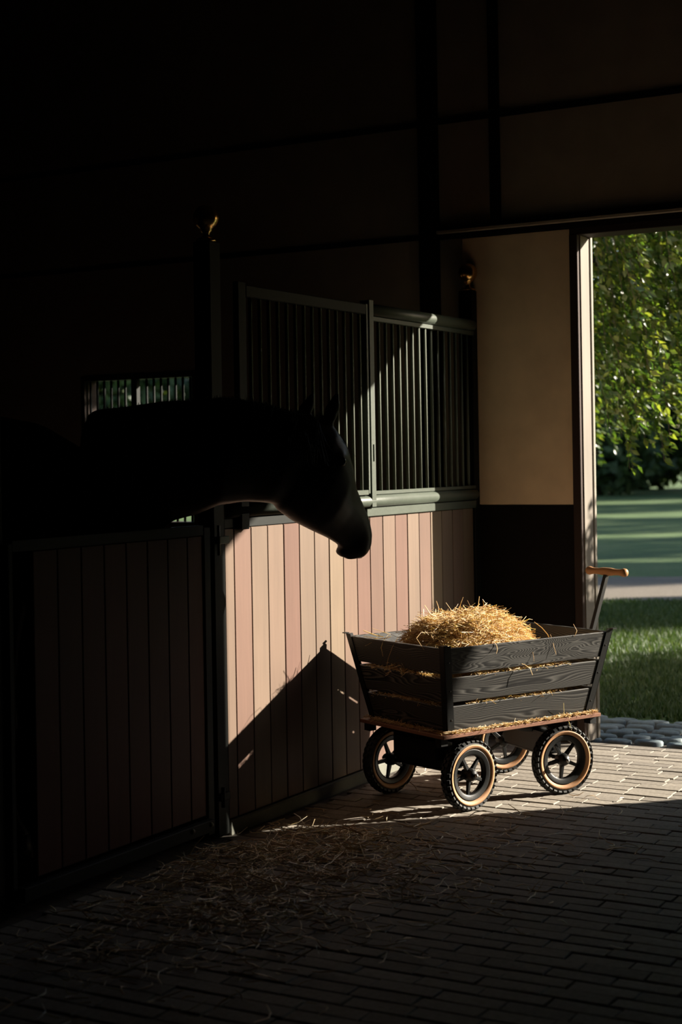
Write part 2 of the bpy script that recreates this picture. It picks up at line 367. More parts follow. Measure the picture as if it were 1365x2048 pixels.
tone = ramp(n, g.outputs['Random Per Island'], [(0, (.25, .225, .19)), (.35, (.29, .262, .225)), (.7, (.215, .195, .17)), (1, (.265, .24, .205))])
gg = noise(n, objvec(n, False), 55, 5, .6); n.links.new(mix(n, 1.0, tone, ramp(n, gg, [(.3, (.75, .74, .72)), (.7, (1.18, 1.17, 1.15))]), 'MULTIPLY'), b_.inputs['Base Color'])
b_.inputs['Roughness'].default_value = .7; b_.inputs['Specular IOR Level'].default_value = .12; bump(n, b_, gg, .12, .002)
put('bricks', rest.mesh('bricks', mm), fl, kind='stuff')
# concrete kerb under the stall fronts
put('baseboard_left', MB().box(5.256, XG - .001, YP - .008, YP + .05, -.09, .050).mesh('baseboard_left', M['concrete'], .006), kind='structure', label='pale concrete kerb under the stall fronts')

# ------------------------------------------------------------------ outdoor ground
b = MB()
gx = [XG + .02, 8.5, 14, 30, 60, 160]
V = []; F = []
put('lawn', MB().box(XG + T + .02, 170, -90, 110, -.3, -.03).mesh('lawn', M['lawn']), kind='structure', label='mown lawn beyond the doorway')
# cobbled apron
ap = put('cobbled_apron', MB().box(XG + .02, 8.62, .3, 4.6, -.1, -.028).mesh('apron_bed', M['bed']), kind='structure', label='narrow apron of blue-grey cobbles outside the doorway')
def cobble(sx, sy):
    hx, hy = sx / 2 - .007, sy / 2 - .007; k = 8; v = []; f = []
    for (s_, z) in ((1, -.05), (1, -.008), (.92, 0.0), (.5, .002)):
        for j in range(k):
            a = 2 * PI * (j + .5) / k; ca, sa = math.cos(a), math.sin(a); q = max(abs(ca), abs(sa)); q = q ** .93
            v.append((ca / q * hx * s_ * random.uniform(.93, 1), sa / q * hy * s_ * random.uniform(.93, 1), z + random.uniform(-.001, .001)))
    for i in range(3):
        for j in range(k): f.append((i * k + j, i * k + (j + 1) % k, (i + 1) * k + (j + 1) % k, (i + 1) * k + j))
    f.append(tuple(3 * k + j for j in range(k)))
    return MB().add(v, f, True).mesh('cobblestone', M['cobble'])
cps = [cobble(.105, .165) for _ in range(6)]
ci = 0
for i in range(7):
    y = .9 + random.uniform(0, .15)
    while y < 3.75:
        x = XG + .18 + i * .106
        if x + .06 < 8.62 or random.random() < .5:
            put('cobblestone', cps[ci % 6], ap, (x + random.uniform(-.006, .006), y, random.uniform(-.012, .0)), (0, 0, random.choice((0, PI)) + random.uniform(-.08, .08))); ci += 1
        y += random.uniform(.163, .185)
# gravel drive across the lawn
pth = MB()
c0, dirp = Vector((16.5, 5.55, 0)), Vector((.33, -.944, 0))
nrm = Vector((.944, .33, 0))
pth.add([c0 - dirp * 60 - nrm * 1.0 + Vector((0, 0, -.012)), c0 + dirp * 60 - nrm * 1.0 + Vector((0, 0, -.012)), c0 + dirp * 60 + nrm * 2.1 + Vector((0, 0, -.012)), c0 - dirp * 60 + nrm * 2.1 + Vector((0, 0, -.012)),
         c0 - dirp * 60 - nrm * 1.0 + Vector((0, 0, -.05)), c0 + dirp * 60 - nrm * 1.0 + Vector((0, 0, -.05)), c0 + dirp * 60 + nrm * 2.1 + Vector((0, 0, -.05)), c0 - dirp * 60 + nrm * 2.1 + Vector((0, 0, -.05))],
        [(0, 1, 2, 3), (7, 6, 5, 4), (0, 4, 5, 1), (1, 5, 6, 2), (2, 6, 7, 3), (3, 7, 4, 0)])
put('gravel_path', pth.mesh('gravel_path', M['gravel']), kind='structure', label='pale gravel drive crossing the lawn')
# grass blades on the near lawn
n_ = 190000
F_ = 8.0 + (17 - 8.0) * RNG.random(n_) ** 1.3; Lt = RNG.uniform(-.02, .62, n_) * F_
P = np.stack([F_ * fw.x + Lt * rt.x, F_ * fw.y + Lt * rt.y, np.full(n_, -.03)], 1)
P = P[(P[:, 0] > 8.66 + .5 * RNG.random(n_) ** 3) & ((P[:, 0] - 16.5) * .944 + (P[:, 1] - 5.55) * .33 < -1.0)]; n_ = len(P)
a = RNG.uniform(0, 2 * PI, n_); h = RNG.uniform(.03, .065, n_); wd = .004 + P[:, 0] * .0003
V = np.zeros((n_, 3, 3)); V[:, 0] = P + np.stack([np.cos(a) * wd, np.sin(a) * wd, 0 * a], 1); V[:, 1] = P - np.stack([np.cos(a) * wd, np.sin(a) * wd, 0 * a], 1)
V[:, 2] = P + np.stack([RNG.normal(0, .02, n_), RNG.normal(0, .02, n_), h], 1)
tag(put('grass_blades', raw_mesh('grass_blades', V.reshape(-1, 3), np.arange(n_ * 3).reshape(-1, 3), M['grass'])), 'short green grass of the lawn just outside the doorway', 'grass', kind='stuff')

# ------------------------------------------------------------------ trees
def leaf_mesh(name, P, D, L, W, m):
    n_ = len(P); D = D / np.linalg.norm(D, axis=1)[:, None]
    A = np.cross(D, RNG.normal(0, 1, (n_, 3))); A /= np.linalg.norm(A, axis=1)[:, None]; B = np.cross(D, A)
    V = np.zeros((n_, 4, 3)); V[:, 0] = P; V[:, 2] = P + D * L[:, None]
    mid = P + D * (L * .45)[:, None]
    V[:, 1] = mid + (A * W[:, None] + B * (W * .35)[:, None]); V[:, 3] = mid + (-A * W[:, None] + B * (W * .35)[:, None])
    base = (np.arange(n_) * 4)[:, None]
    F = np.concatenate([base + np.array([[0, 1, 2]]), base + np.array([[0, 2, 3]])], 1).reshape(-1, 3)
    return raw_mesh(name, V.reshape(-1, 3), F, m)
def trunk_mb(x, y, h, r, lean=0, n_br=6, spread=1.5, z0=.3):
    b = MB(); pts = [Vector((0, 0, -.1)), Vector((lean * .3, 0, h * .3)), Vector((lean * .7, .05, h * .65)), Vector((lean, 0, h))]
    b.tube(pts, [r * 1.25, r, r * .75, r * .3], 10)
    for k in range(n_br):
        t = z0 + (1 - z0) * k / n_br; a = 2.4 * k; p = pts[0].lerp(pts[3], t)
        b.tube([p, p + Vector((math.cos(a) * spread * .5, math.sin(a) * spread * .5, spread * .45)), p + Vector((math.cos(a) * spread, math.sin(a) * spread, spread * .5))], [r * .35, r * .22, r * .08], 6)
    return b
def tree(name, label, x, y, blobs, n_leaf, L, m, group=None, th=5, tr=.18, br=1.3):
    t = empty(name, (x, y, 0)); tag(t, label, 'tree', group)
    put('trunk', trunk_mb(x, y, th, tr, 0, 6, br).mesh('trunk', M['bark']), t, (0, 0, -.03))
    vol = np.array([a * b_ * c for (_, _, _, a, b_, c) in blobs]); cnt = (n_leaf * vol / vol.sum()).astype(int)
    Ps = []
    for (cx, cy_, cz, rx, ry, rz), q in zip(blobs, cnt):
        u = RNG.normal(0, 1, (q, 3)); u /= np.linalg.norm(u, axis=1)[:, None]; rad = RNG.uniform(.35, 1, q) ** .6
        lump = 1 + .12 * np.sin(u[:, 0] * 9 + cx) * np.cos(u[:, 2] * 8) ; rad = rad * lump
        Ps.append(u * rad[:, None] * np.array([rx, ry, rz]) + np.array([cx, cy_, cz]))
    P = np.concatenate(Ps); q = len(P); D = RNG.normal(0, 1, (q, 3)); D[:, 2] -= .6
    put('foliage', leaf_mesh('foliage', P, D, RNG.uniform(.7, 1.2, q) * L, RNG.uniform(.7, 1.2, q) * L * .33, m), t, kind='stuff')
    return t

# the weeping beech whose curtain of leaves fills the doorway
bx, by = 12.40, 5.07
t = empty('weeping_tree', (bx, by, 0)); tag(t, 'weeping tree hanging a curtain of small leaves over the lawn', 'tree')
put('trunk', trunk_mb(0, 0, 5.6, .16, .2, 9, 1.5, .35).mesh('trunk', M['bark']), t, (0, 0, -.03))
Ps, Ds, tw = [], [], MB()
ns = 2700
for k in range(ns):
    a = random.uniform(0, 2 * PI); rad = 2.55 * math.sqrt(random.uniform(.05, 1)); top = 6.4 - 1.1 * (rad / 2.55) ** 2 * 1.6 - random.uniform(0, 2.6)
    if top < 1.7: top = 1.7 + random.random()
    # strands end in an uneven hem above the lawn
    hem = 1.22 + .16 * math.sin(a * 5 + 1) + random.uniform(0, .5) + (0.35 if rad < 1.5 else 0)
    ln = min(random.uniform(.9, 2.0), top - hem)
    if ln < .25: continue
    px_, py_ = rad * math.cos(a), rad * math.sin(a)
    if math.sin(px_ * 3.1 + 1.3 * math.sin(py_ * 2.3)) * math.sin(py_ * 3.7 + top * 1.9) < -.25: continue
    ox, oy = math.cos(a), math.sin(a)
    pts = []
    for j in range(6):
        s_ = j / 5; pts.append(Vector((px_ + ox * .25 * math.sin(s_ * PI / 2) + .12 * s_ * .5, py_ + oy * .25 * math.sin(s_ * PI / 2) - .12 * s_, top - ln * s_ ** 1.15)))
    tw.tube(pts, .0018, 3, False)
    nl = int(ln / .022)
    s_ = np.sort(RNG.random(nl)) * 4.999; i_ = s_.astype(int); fr = (s_ - i_)[:, None]; PA = np.array([list(p) for p in pts])
    P = PA[i_] * (1 - fr) + PA[i_ + 1] * fr
    D = np.stack([RNG.normal(.2, .6, nl) + rt.x * .6, RNG.normal(-.1, .6, nl) + rt.y * .6, RNG.normal(-.85, .45, nl)], 1)
    Ps.append(P + RNG.normal(0, .012, (nl, 3))); Ds.append(D)
P = np.concatenate(Ps); D = np.concatenate(Ds); q = len(P)
put('foliage', leaf_mesh('foliage', P, D, RNG.uniform(.05, .09, q), RNG.uniform(.014, .024, q), M['leaf']), t, kind='stuff')
put('twigs', tw.mesh('twigs', M['bark']), t, kind='stuff')

# round clipped bush by the barn wall (casts the soft shade low on reveal and boards)
def at_q(q, a_): return (q * math.sin(SA) + a_ * math.cos(SA), q * math.cos(SA) - a_ * math.sin(SA))
x, y = at_q(8.42, 6.3)
tree('tall_bush', 'tall round bush outside beside the barn', x, y, [(-.30, -.29, 1.72, .56, .56, .82), (.33, .32, 1.66, .62, .62, .86), (0, 0, 1.5, .62, .62, .9), (-.30, -.29, .72, .55, .55, .7), (.3, .3, .72, .6, .6, .7)], 13000, .085, M['far_leaf'], None, 1.2, .05, .5)
tg = 'trees at the side of the lawn'
for i, (q_, a_, rx, zc, rz, nl) in enumerate([(9.55, 25, 1.5, 4.3, 3.9, 7000), (13.55, 27, 1.75, 4.5, 4.2, 7000), (18.6, 32, 2.3, 6.5, 6.0, 8000), (23.5, 38, 3, 7.0, 6.5, 8000), (31, 44, 4.2, 8.2, 7.5, 9000), (40.5, 47, 4.3, 8.2, 7.5, 9000), (49.5, 52, 4, 8.5, 8, 9000)]):
    x, y = at_q(q_, a_)
    g_h = zc + rz
    tree('garden_tree', ['slender', 'narrow', 'upright', 'rounded', 'broad', 'wide crowned', 'far spreading'][i] + ' tree shading the lawn from the side', x, y, [(0, 0, g_h * .22, rx, rx, g_h * .20), (0, 0, g_h * .52, rx, rx, g_h * .22), (0, 0, g_h * .82, rx * .95, rx * .95, g_h * .20)], nl, .42, M['far_leaf'], tg, zc, .2, rx * .6)
# the dark belt of trees closing the lawn far away
k = 0
for row in range(2):
    for j in range(9):
        F_ = 58 + 7.5 * row; lat = -20 + 5.9 * j + (2.9 if row else 0); h_ = 7.6 + 1.6 * row + .5 * math.sin(j * 2.1)
        x = F_ * fw.x + lat * rt.x; y = F_ * fw.y + lat * rt.y
        tree('woodland_tree', 'dark bushy tree in the belt closing the far lawn', x, y, [(0, 0, h_ * .55, 2.4, 2.4, h_ * .50), (0, 0, 1.4, 2.4, 2.4, 1.4)], 4200, .5, M['far_leaf'], 'woodland belt beyond the lawn', h_ * .6, .25, 1.3)

# ------------------------------------------------------------------ stall posts
def ball_profile(): # brass finial: flange, neck, ball
    p = [(.040, 0), (.042, .006), (.034, .014), (.016, .022), (.014, .034), (.020, .040), (.024, .044)]
    for k in range(1, 12):
        a = -PI / 2 + PI * (k + 1) / 13; p.append((.052 * math.cos(a), .098 + .052 * math.sin(a)))
    p.append((.0, .150)); return p
fin = MB().lathe(ball_profile(), 28).mesh('ball_finial', M['brass'])
def post(x0, x1, z, label):
    t = empty('stall_post', ((x0 + x1) / 2, YP + .036, 0)); tag(t, label, 'post', 'ball-topped stall posts')
    h_ = (x1 - x0) / 2
    put('shaft', MB().box(-h_, h_, -.04, .04, .0, z).mesh('shaft', M['dark_steel'], .004), t)
    put('ball_finial', fin, t, (0, 0, z))['label'] = 'brass ball finial'
    return t
P1 = post(5.175, 5.2545, 2.372, 'dark steel stall post with brass ball, between horse and open grille')
P2 = post(7.655, 7.735, 2.385, 'dark steel stall post with brass ball, against the cream wall')
post(3.865, 3.945, 2.372, 'dark steel stall post at the left edge, behind the horse')
# latch and hinge hardware on the near post
b = MB(); b.box(-.035, .035, -.065, -.041, 1.165, 1.195); b.tube([(-.028, -.055, 1.12), (-.028, -.055, 1.24)], .007, 8); put('latch', b.mesh('latch', M['steel'], .002), P1)
b = MB(); b.box(-.045, .02, -.06, -.041, .145, .175); b.tube([(-.03, -.058, .12), (-.03, -.058, .20)], .009, 8); put('hinge', b.mesh('hinge', M['dark_steel'], .002), P1)

# ------------------------------------------------------------------ stall front with grille (right)
sf = empty('horse_stall', (5.26, YP, 0)); tag(sf, 'sunlit stall front of vertical red-brown boards under a steel grille', 'stall front')
OX = 5.26
def sp(name, mb, m, bev=0, label=None):
    o = put(name, mb.mesh(name, M[m], bev), sf, (-OX, -YP, 0))
    if label: o['label'] = label
    return o
PITCH = .1285
pl_full = MB().box(-PITCH / 2 + .0022, PITCH / 2 - .0022, -.014, .014, 0, 1.165).mesh('plank', M['planks'], .0025)
xk = 5.325 - PITCH
k = 0
while xk < 7.655:
    a, c = max(xk, 5.2565), min(xk + PITCH, 7.652)
    if c - a > .02:
        if c - a > PITCH - .001: put('plank', pl_full, sf, ((a + c) / 2 - OX, .014 + random.uniform(0, .0012), .0555), (0, 0, random.gauss(0, .003)))
        else: put('plank', MB().box(-(c - a) / 2 + .002, (c - a) / 2 - .002, -.014, .014, 0, 1.165).mesh('plank', M['planks'], .0025), sf, ((a + c) / 2 - OX, .0142, .0555))
    xk += PITCH
XL = 6.455   # where the hinged leaf meets the fixed grille
Y = YP
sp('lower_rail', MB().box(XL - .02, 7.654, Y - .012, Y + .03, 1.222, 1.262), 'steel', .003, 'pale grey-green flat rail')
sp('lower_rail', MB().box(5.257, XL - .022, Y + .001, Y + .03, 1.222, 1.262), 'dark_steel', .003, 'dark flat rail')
sp('lower_tube', MB().tube([(5.28, Y - .002, 1.2935), (7.653, Y - .002, 1.2935)], .0285, 20), 'steel')
sp('sill_angle', MB().box(XL + .045, 7.654, Y - .012, Y + .014, 1.323, 1.341), 'steel', .002)
sp('upper_tube', MB().tube([(XL + .043, Y - .002, 2.194), (7.653, Y - .002, 2.194)], .0295, 20), 'steel')
sp('upper_angle', MB().box(XL + .045, 7.654, Y - .014, Y + .014, 2.142, 2.164), 'steel', .002)
b = MB()   # slotted upright between leaf and fixed grille
b.box(XL, XL + .04, Y - .03, Y - .020, 1.268, 1.480); b.box(XL, XL + .040, Y - .03, Y - .020, 1.560, 2.235)
b.box(XL, XL + .013, Y - .03, Y - .020, 1.480, 1.560); b.box(XL + .027, XL + .04, Y - .03, Y - .020, 1.480, 1.560); b.box(XL, XL + .006, Y - .02, Y + .02, 1.268, 2.235)
sp('slotted_upright', b, 'steel', 0, 'flat upright with a latch slot')
barm = MB().tube([(0, 0, 1.341), (0, 0, 2.142)], .0085, 8).mesh('bar', M['bar'])
for k in range(16): put('bar', barm, sf, (6.525 + .0707 * k - OX, 0, 0))
# hinged grille leaf, taller and standing a little proud
lf = empty('grille_leaf', (0, 0, 0), 0, sf); lf['label'] = 'tall hinged grille leaf'
lf.location = (-OX, -YP, 0)
yl = Y - .012
def lp(name, mb, bev=0, m='dark_steel'): return put(name, mb.mesh(name, M[m], bev), lf)  # top rail and left stile: same paint, shade put into the colour
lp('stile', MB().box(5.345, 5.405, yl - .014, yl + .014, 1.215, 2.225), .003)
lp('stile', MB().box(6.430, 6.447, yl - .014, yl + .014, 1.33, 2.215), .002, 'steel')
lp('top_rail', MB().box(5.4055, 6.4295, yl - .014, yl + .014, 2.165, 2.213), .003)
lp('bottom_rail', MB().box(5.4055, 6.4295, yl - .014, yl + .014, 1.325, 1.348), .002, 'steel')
barl = MB().tube([(0, 0, 1.348), (0, 0, 2.165)], .0085, 8).mesh('bar', M['bar'])
for k in range(14): put('bar', barl, lf, (5.455 + .0715 * k, yl, 0))

# ------------------------------------------------------------------ the horse's stall front (left, in shade)
sd = empty('stall_door', (5.13, YP, 0)); tag(sd, 'shaded half-height stall door of red-brown boards below the horse', 'stall door')
def dp(name, mb, m, bev=.002): return put(name, mb.mesh(name, M[m], bev), sd, (-5.13, -YP, 0))
dp('stile', MB().box(5.084, 5.126, Y - .020, Y + .02, .03, 1.235), 'dark_steel')  # door frame steel coloured darker to stand for the shade
dp('stile', MB().box(3.950, 3.972, Y - .020, Y + .02, .03, 1.235), 'dark_steel')
dp('top_rail', MB().box(3.973, 5.083, Y - .018, Y + .02, 1.205, 1.245), 'dark_steel')
dp('kick_rail', MB().box(3.973, 5.083, Y - .050, Y - .0145, .052, .098), 'dark_steel')
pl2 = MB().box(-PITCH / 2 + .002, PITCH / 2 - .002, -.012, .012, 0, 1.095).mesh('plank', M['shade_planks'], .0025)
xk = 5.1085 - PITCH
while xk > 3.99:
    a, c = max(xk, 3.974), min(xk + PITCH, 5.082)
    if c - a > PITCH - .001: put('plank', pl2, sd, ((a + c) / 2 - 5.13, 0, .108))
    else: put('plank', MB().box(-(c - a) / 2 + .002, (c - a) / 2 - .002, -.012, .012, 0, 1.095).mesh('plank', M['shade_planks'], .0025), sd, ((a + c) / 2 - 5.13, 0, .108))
    xk -= PITCH
bolt = MB().lathe([(0, -.010), (.007, -.008), (.010, -.003), (.010, 0)], 10, 'y').mesh('bolt', M['steel'])
for bx_ in (4.93, 5.055): put('bolt', bolt, sd, (bx_ - 5.13, -.0502, .082))

# ------------------------------------------------------------------ wagon
WO = Vector((6.405, 2.935, 0)); WA = math.atan2(-.422, .906)
wg = empty('wagon', WO, WA); tag(wg, 'black slatted four-wheeled hand wagon heaped with straw', 'wagon')
ZB, ZT = .345, .705
def side_pt(s_, t_, face, thick=0):
    """s_ -1..1 along the side, t_ 0..1 up; face: 'v-','v+','u-','u+'"""
    hu, hv = .41 + .07 * t_, .27 + .07 * t_; z = ZB + (ZT - ZB) * t_
    if face[0] == 'v':
        g = -1 if face[1] == '-' else 1; return Vector((s_ * (hu - .012), g * (hv - thick), z))
    g = -1 if face[1] == '-' else 1; return Vector((g * (hu - thick), s_ * (hv - .012), z))
def slat(face, t0, t1, m):
    c = []
    for t_ in (t0, t1):
        c += [side_pt(-1, t_, face), side_pt(1, t_, face), side_pt(1, t_, face, .016), side_pt(-1, t_, face, .016)]
    return put('slat', MB().hexa(c).mesh('slat', M[m], .002), wg)
for face in ('v-', 'v+', 'u-', 'u+'):
    slat(face, 0.005, .305, 'slat'); slat(face, .352, .645, 'slat'); slat(face, .692, 1.0, 'slat_fig' if face == 'v-' else 'slat')
for gu in (-1, 1):
    for gv in (-1, 1):
        b = MB()
        for (du, dv) in ((.036, .004), (.004, .034)):
            c = []
            for t_ in (-.012, 1.03):
                hu, hv = .41 + .07 * t_ + .0045, .27 + .07 * t_ + .0045; z = ZB + (ZT - ZB) * t_
                q_ = [(gu * hu, gv * hv, z), (gu * (hu - du), gv * hv, z), (gu * (hu - du), gv * (hv - dv), z), (gu * hu, gv * (hv - dv), z)]
                c += q_ if gu * gv > 0 else q_[::-1]
            b.hexa(c)
        b.box(gu * .4865 - .011, gu * .4865 + .011, gv * .3465 - .011, gv * .3465 + .011, .7165, .7205)
        for t_ in (.15, .5, .84):   # carriage bolts
            hu, hv = .41 + .07 * t_, .27 + .07 * t_
            b.lathe([(0, gv * -.004), (.005, gv * -.003), (.007, 0)], 8, 'y', (gu * (hu - .018), gv * (hv + .0045), ZB + .36 * t_))
        put('corner_post', b.mesh('corner_post', M['wagon_metal']), wg)
dk = put('deck', MB().box(-.455, .455, -.295, .295, .322, .338).mesh('deck', M['deck'], .002), wg); dk['label'] = 'orange-brown deck board'
b = MB(); b.box(-.40, .40, -.045, -.02, .295, .3215); b.box(-.40, .40, .02, .045, .295, .3215); b.box(-.36, -.34, -.22, .22, .295, .3215); b.box(.34, .36, -.22, .22, .295, .3215)
for gu in (-.43, .43):
    for gv in (-.25, .25): b.box(gu - .018, gu + .018, gv - .02, gv + .02, .29, .3215)
put('underframe', b.mesh('underframe', M['wagon_metal']), wg)

WR = .150
def wheel_meshes():
    tyre = MB(); prof = []
    cr, mr = .1275, .0215
    for k in range(16):
        a = 2 * PI * k / 16; prof.append((cr + mr * math.cos(a), .024 * math.sin(a)))
    tyre.lathe(prof, 48, 'y', (0, 0, 0), True)
    nk = 34
    for row, (yy, rr_, wy, tilt) in enumerate([(-.019, .1405, .0065, .6), (-.007, .147, .0055, .2), (.007, .147, .0055, -.2), (.019, .1405, .0065, -.6)]):
        for k in range(nk):
            a = 2 * PI * (k + (.5 if row % 2 else 0)) / nk
            rad = Vector((math.cos(a) * math.cos(tilt), -math.sin(tilt), -math.sin(a) * math.cos(tilt))); ax = Vector((0, 1, 0)); tn = Vector((-math.sin(a), 0, -math.cos(a)))
            ay = (ax - rad * ax.dot(rad)).normalized(); c0_ = Vector((math.cos(a) * rr_, yy, -math.sin(a) * rr_))
            wt = .0078
            tyre.hexa([c0_ + ay * sy * wy + tn * sx * wt + rad * sz for sz in (-.004, .0062) for (sx, sy) in ((-1, -1), (1, -1), (1, 1), (-1, 1))])
    rim = MB()
    rim.lathe([(.105, -.019), (.108, -.019), (.108, .019), (.105, .019), (.090, .014), (.084, .012), (.084, -.012), (.090, -.014)], 48, 'y', (0, 0, 0), True)
    side = MB()
    for g in (-1, 1):
        pr = []
        for a in np.linspace(2.75, 1.50, 6): pr.append((cr + (mr + .0015) * math.cos(a), g * .0258 * math.sin(a)))
        pr += [(.1275, g * .020), (.103, g * .006)]
        side.lathe(pr, 48, 'y', (0, 0, 0), True)
    spoke = MB().hexa([(.018, -.009, -.009), (.088, -.006, -.0065), (.088, .006, -.0065), (.018, .009, -.009), (.018, -.009, .009), (.088, -.006, .0065), (.088, .006, .0065), (.018, .009, .009)])
    hub = MB().lathe([(0, -.040), (.008, -.040), (.010, -.034), (.019, -.033), (.021, -.028), (.026, -.018), (.028, -.009), (.028, .009), (.026, .018), (.021, .028), (.019, .033), (0, .034)], 24, 'y')
    nut = MB().lathe([(0, -.050), (.006, -.050), (.0085, -.047), (.0085, -.0402)], 6, 'y')
    return (tyre.mesh('wheel', M['rubber']), rim.mesh('rim', M['wagon_metal'], 0), side.mesh('tan_sidewall', M['tan']), spoke.mesh('spoke', M['wagon_metal'], .002), hub.mesh('hub', M['wagon_metal']), nut.mesh('axle_nut', M['nutm']))
M['nutm'] = paint('zinc_nut', (.4, .4, .38), .3, .9, .05)
WM = wheel_meshes()
def wheel(u_, v_, ang, spin):
    outv = 1 if v_ < 0 else -1
    w_ = put('wheel', WM[0], wg, (u_, v_, WR), (0, spin, ang + (0 if outv == 1 else PI)))
    w_.rotation_mode = 'YXZ' if False else 'XYZ'
    put('rim', WM[1], w_); s_ = put('tan_sidewall', WM[2], w_); s_['label'] = 'tan rubber sidewall'
    for k in range(5): put('spoke', WM[3], w_, (0, 0, 0), (0, 2 * PI * k / 5 + PI / 2, 0))
    put('hub', WM[4], w_); put('axle_nut', WM[5], w_)
AF, AR = R(-11), R(5)    # the two axles stand a little turned
def axle(uc, half, ang, fork):
    for g in (-1, 1): 
        wheel(uc + g * half * -math.sin(ang) , g * half * math.cos(ang), ang, random.uniform(-.25, .25) if g > 0 else .12)
    b = MB(); b.tube([(0, -half + .035, WR), (0, half - .035, WR)], .009, 10)
    b.box(-.032, .032, -half + .075, half - .075, WR + .012, WR + .105); b.box(-.024, .024, -half + .05, -half + .075, WR + .0251, .285); b.box(-.024, .024, half - .075, half - .05, WR + .0251, .285)
    b.box(-.045, .045, -half + .045, half - .045, .2851, .2945)
    if not fork: b.box(-.085, .085, -.13, .13, .20, .2849)
    else: b.lathe([(.07, .245), (.07, .2849)], 24)
    put('axle', b.mesh('axle', M['wagon_metal']), wg, (uc, 0, 0), (0, 0, ang))
axle(.300, .262, AF, True); axle(-.302, .248, AR, False)
# tow bar with turned wooden grip
b = MB(); b.tube([(.32, 0, .215), (.50, 0, .20)], .010, 8); b.box(.485, .525, -.03, .03, .185, .225)
b.hexa([(.505, -.011, .20), (.529, -.011, .20), (.529, .011, .20), (.505, .011, .20), (.788, -.010, .925), (.806, -.010, .919), (.806, .010, .919), (.788, .010, .925)])
put('tow_bar', b.mesh('tow_bar', M['wagon_metal'], 0), wg)
gp = [(0, -.132), (.012, -.131), (.019, -.124), (.0205, -.112), (.016, -.094), (.0145, -.075), (.0155, -.05), (.019, -.028), (.0195, 0), (.019, .028), (.0155, .05), (.0145, .075), (.016, .094), (.0205, .112), (.019, .124), (.012, .131), (0, .132)]
put('wooden_grip', MB().lathe(gp, 20, 'y', (.800, 0, .937)).mesh('wooden_grip', M['grip']), wg)['label'] = 'turned wooden grip'

# ------------------------------------------------------------------ straw in the wagon
def wl(P):  # wagon-local to world, numpy
    ca, sa = math.cos(WA), math.sin(WA)
    return np.stack([P[:, 0] * ca - P[:, 1] * sa + WO.x, P[:, 0] * sa + P[:, 1] * ca + WO.y, P[:, 2]], 1)
def wd(D):
    ca, sa = math.cos(WA), math.sin(WA)
    return np.stack([D[:, 0] * ca - D[:, 1] * sa, D[:, 0] * sa + D[:, 1] * ca, D[:, 2]], 1)
HU, HV, HCU = .365, .255, -.075
def heap_surf(u_, v_, seedless=True):   # height of heap over wagon local position
    r2 = ((u_ - HCU) / HU) ** 2 * 1.0 + (v_ / HV) ** 2
    r2 = np.minimum(r2, 1.0)
    hgt = .60 + .185 * (1 - r2 ** 1.9)
    return hgt + .016 * np.sin(u_ * 17 + 1) * np.cos(v_ * 19) * (1 - r2)
b = MB(); k_ = 40; rings = 12; V_, F2 = [], []
for i in range(rings + 1):
    rr_ = i / rings
    for j in range(k_):
        a = 2 * PI * j / k_; ca, sa = math.cos(a), math.sin(a); q = max(abs(ca), abs(sa)) ** .35
        uu_, vv_ = HCU + HU * rr_ * ca / q * (.98), HV * rr_ * sa / q * .98
        vv_ = max(-.262, min(.262, vv_)); V_.append((uu_, vv_, float(heap_surf(np.array(uu_), np.array(vv_))) - .012))
for j in range(k_):
    u0, v0, _ = V_[rings * k_ + j]; V_.append((u0 * .94, max(-.235, min(.235, v0 * .9)), .342))
for i in range(rings + 1):
    for j in range(k_): F2.append((i * k_ + j, i * k_ + (j + 1) % k_, (i + 1) * k_ + (j + 1) % k_, (i + 1) * k_ + j))
hm, hn, hb = new_mat('straw_core'); g = noise(hn, objvec(hn, False), 90, 6, .7)
hn.links.new(ramp(hn, g, [(.3, (.16, .085, .03)), (.6, (.42, .25, .10)), (.8, (.58, .38, .17))]), hb.inputs['Base Color']); hb.inputs['Roughness'].default_value = .9; bump(hn, hb, g, 1.0, .01)
b.add(V_, F2, True)
sh = empty('straw_heap', WO, WA); tag(sh, 'loose golden heap of straw filling the wagon', 'straw', kind='stuff')
put('straw_core', b.mesh('straw_core', hm), sh, kind='stuff')
n_ = 7800
a = RNG.uniform(0, 2 * PI, n_); rr_ = np.sqrt(RNG.random(n_)) * 1.03
u_ = HCU + HU * rr_ * np.cos(a); v_ = HV * rr_ * np.sin(a); z_ = heap_surf(u_, v_) + RNG.normal(.002, .010, n_)
D = np.stack([RNG.normal(0, 1, n_), RNG.normal(0, 1, n_), RNG.normal(0, .22, n_)], 1)
D[:, 2] -= (D[:, 0] * (u_ - HCU) / HU + D[:, 1] * v_ / HV) * .55 * rr_ ** 2
Ln = RNG.uniform(.03, .10, n_); big = RNG.random(n_) < .06; Ln[big] *= 1.8
P = np.stack([u_, v_, z_], 1)
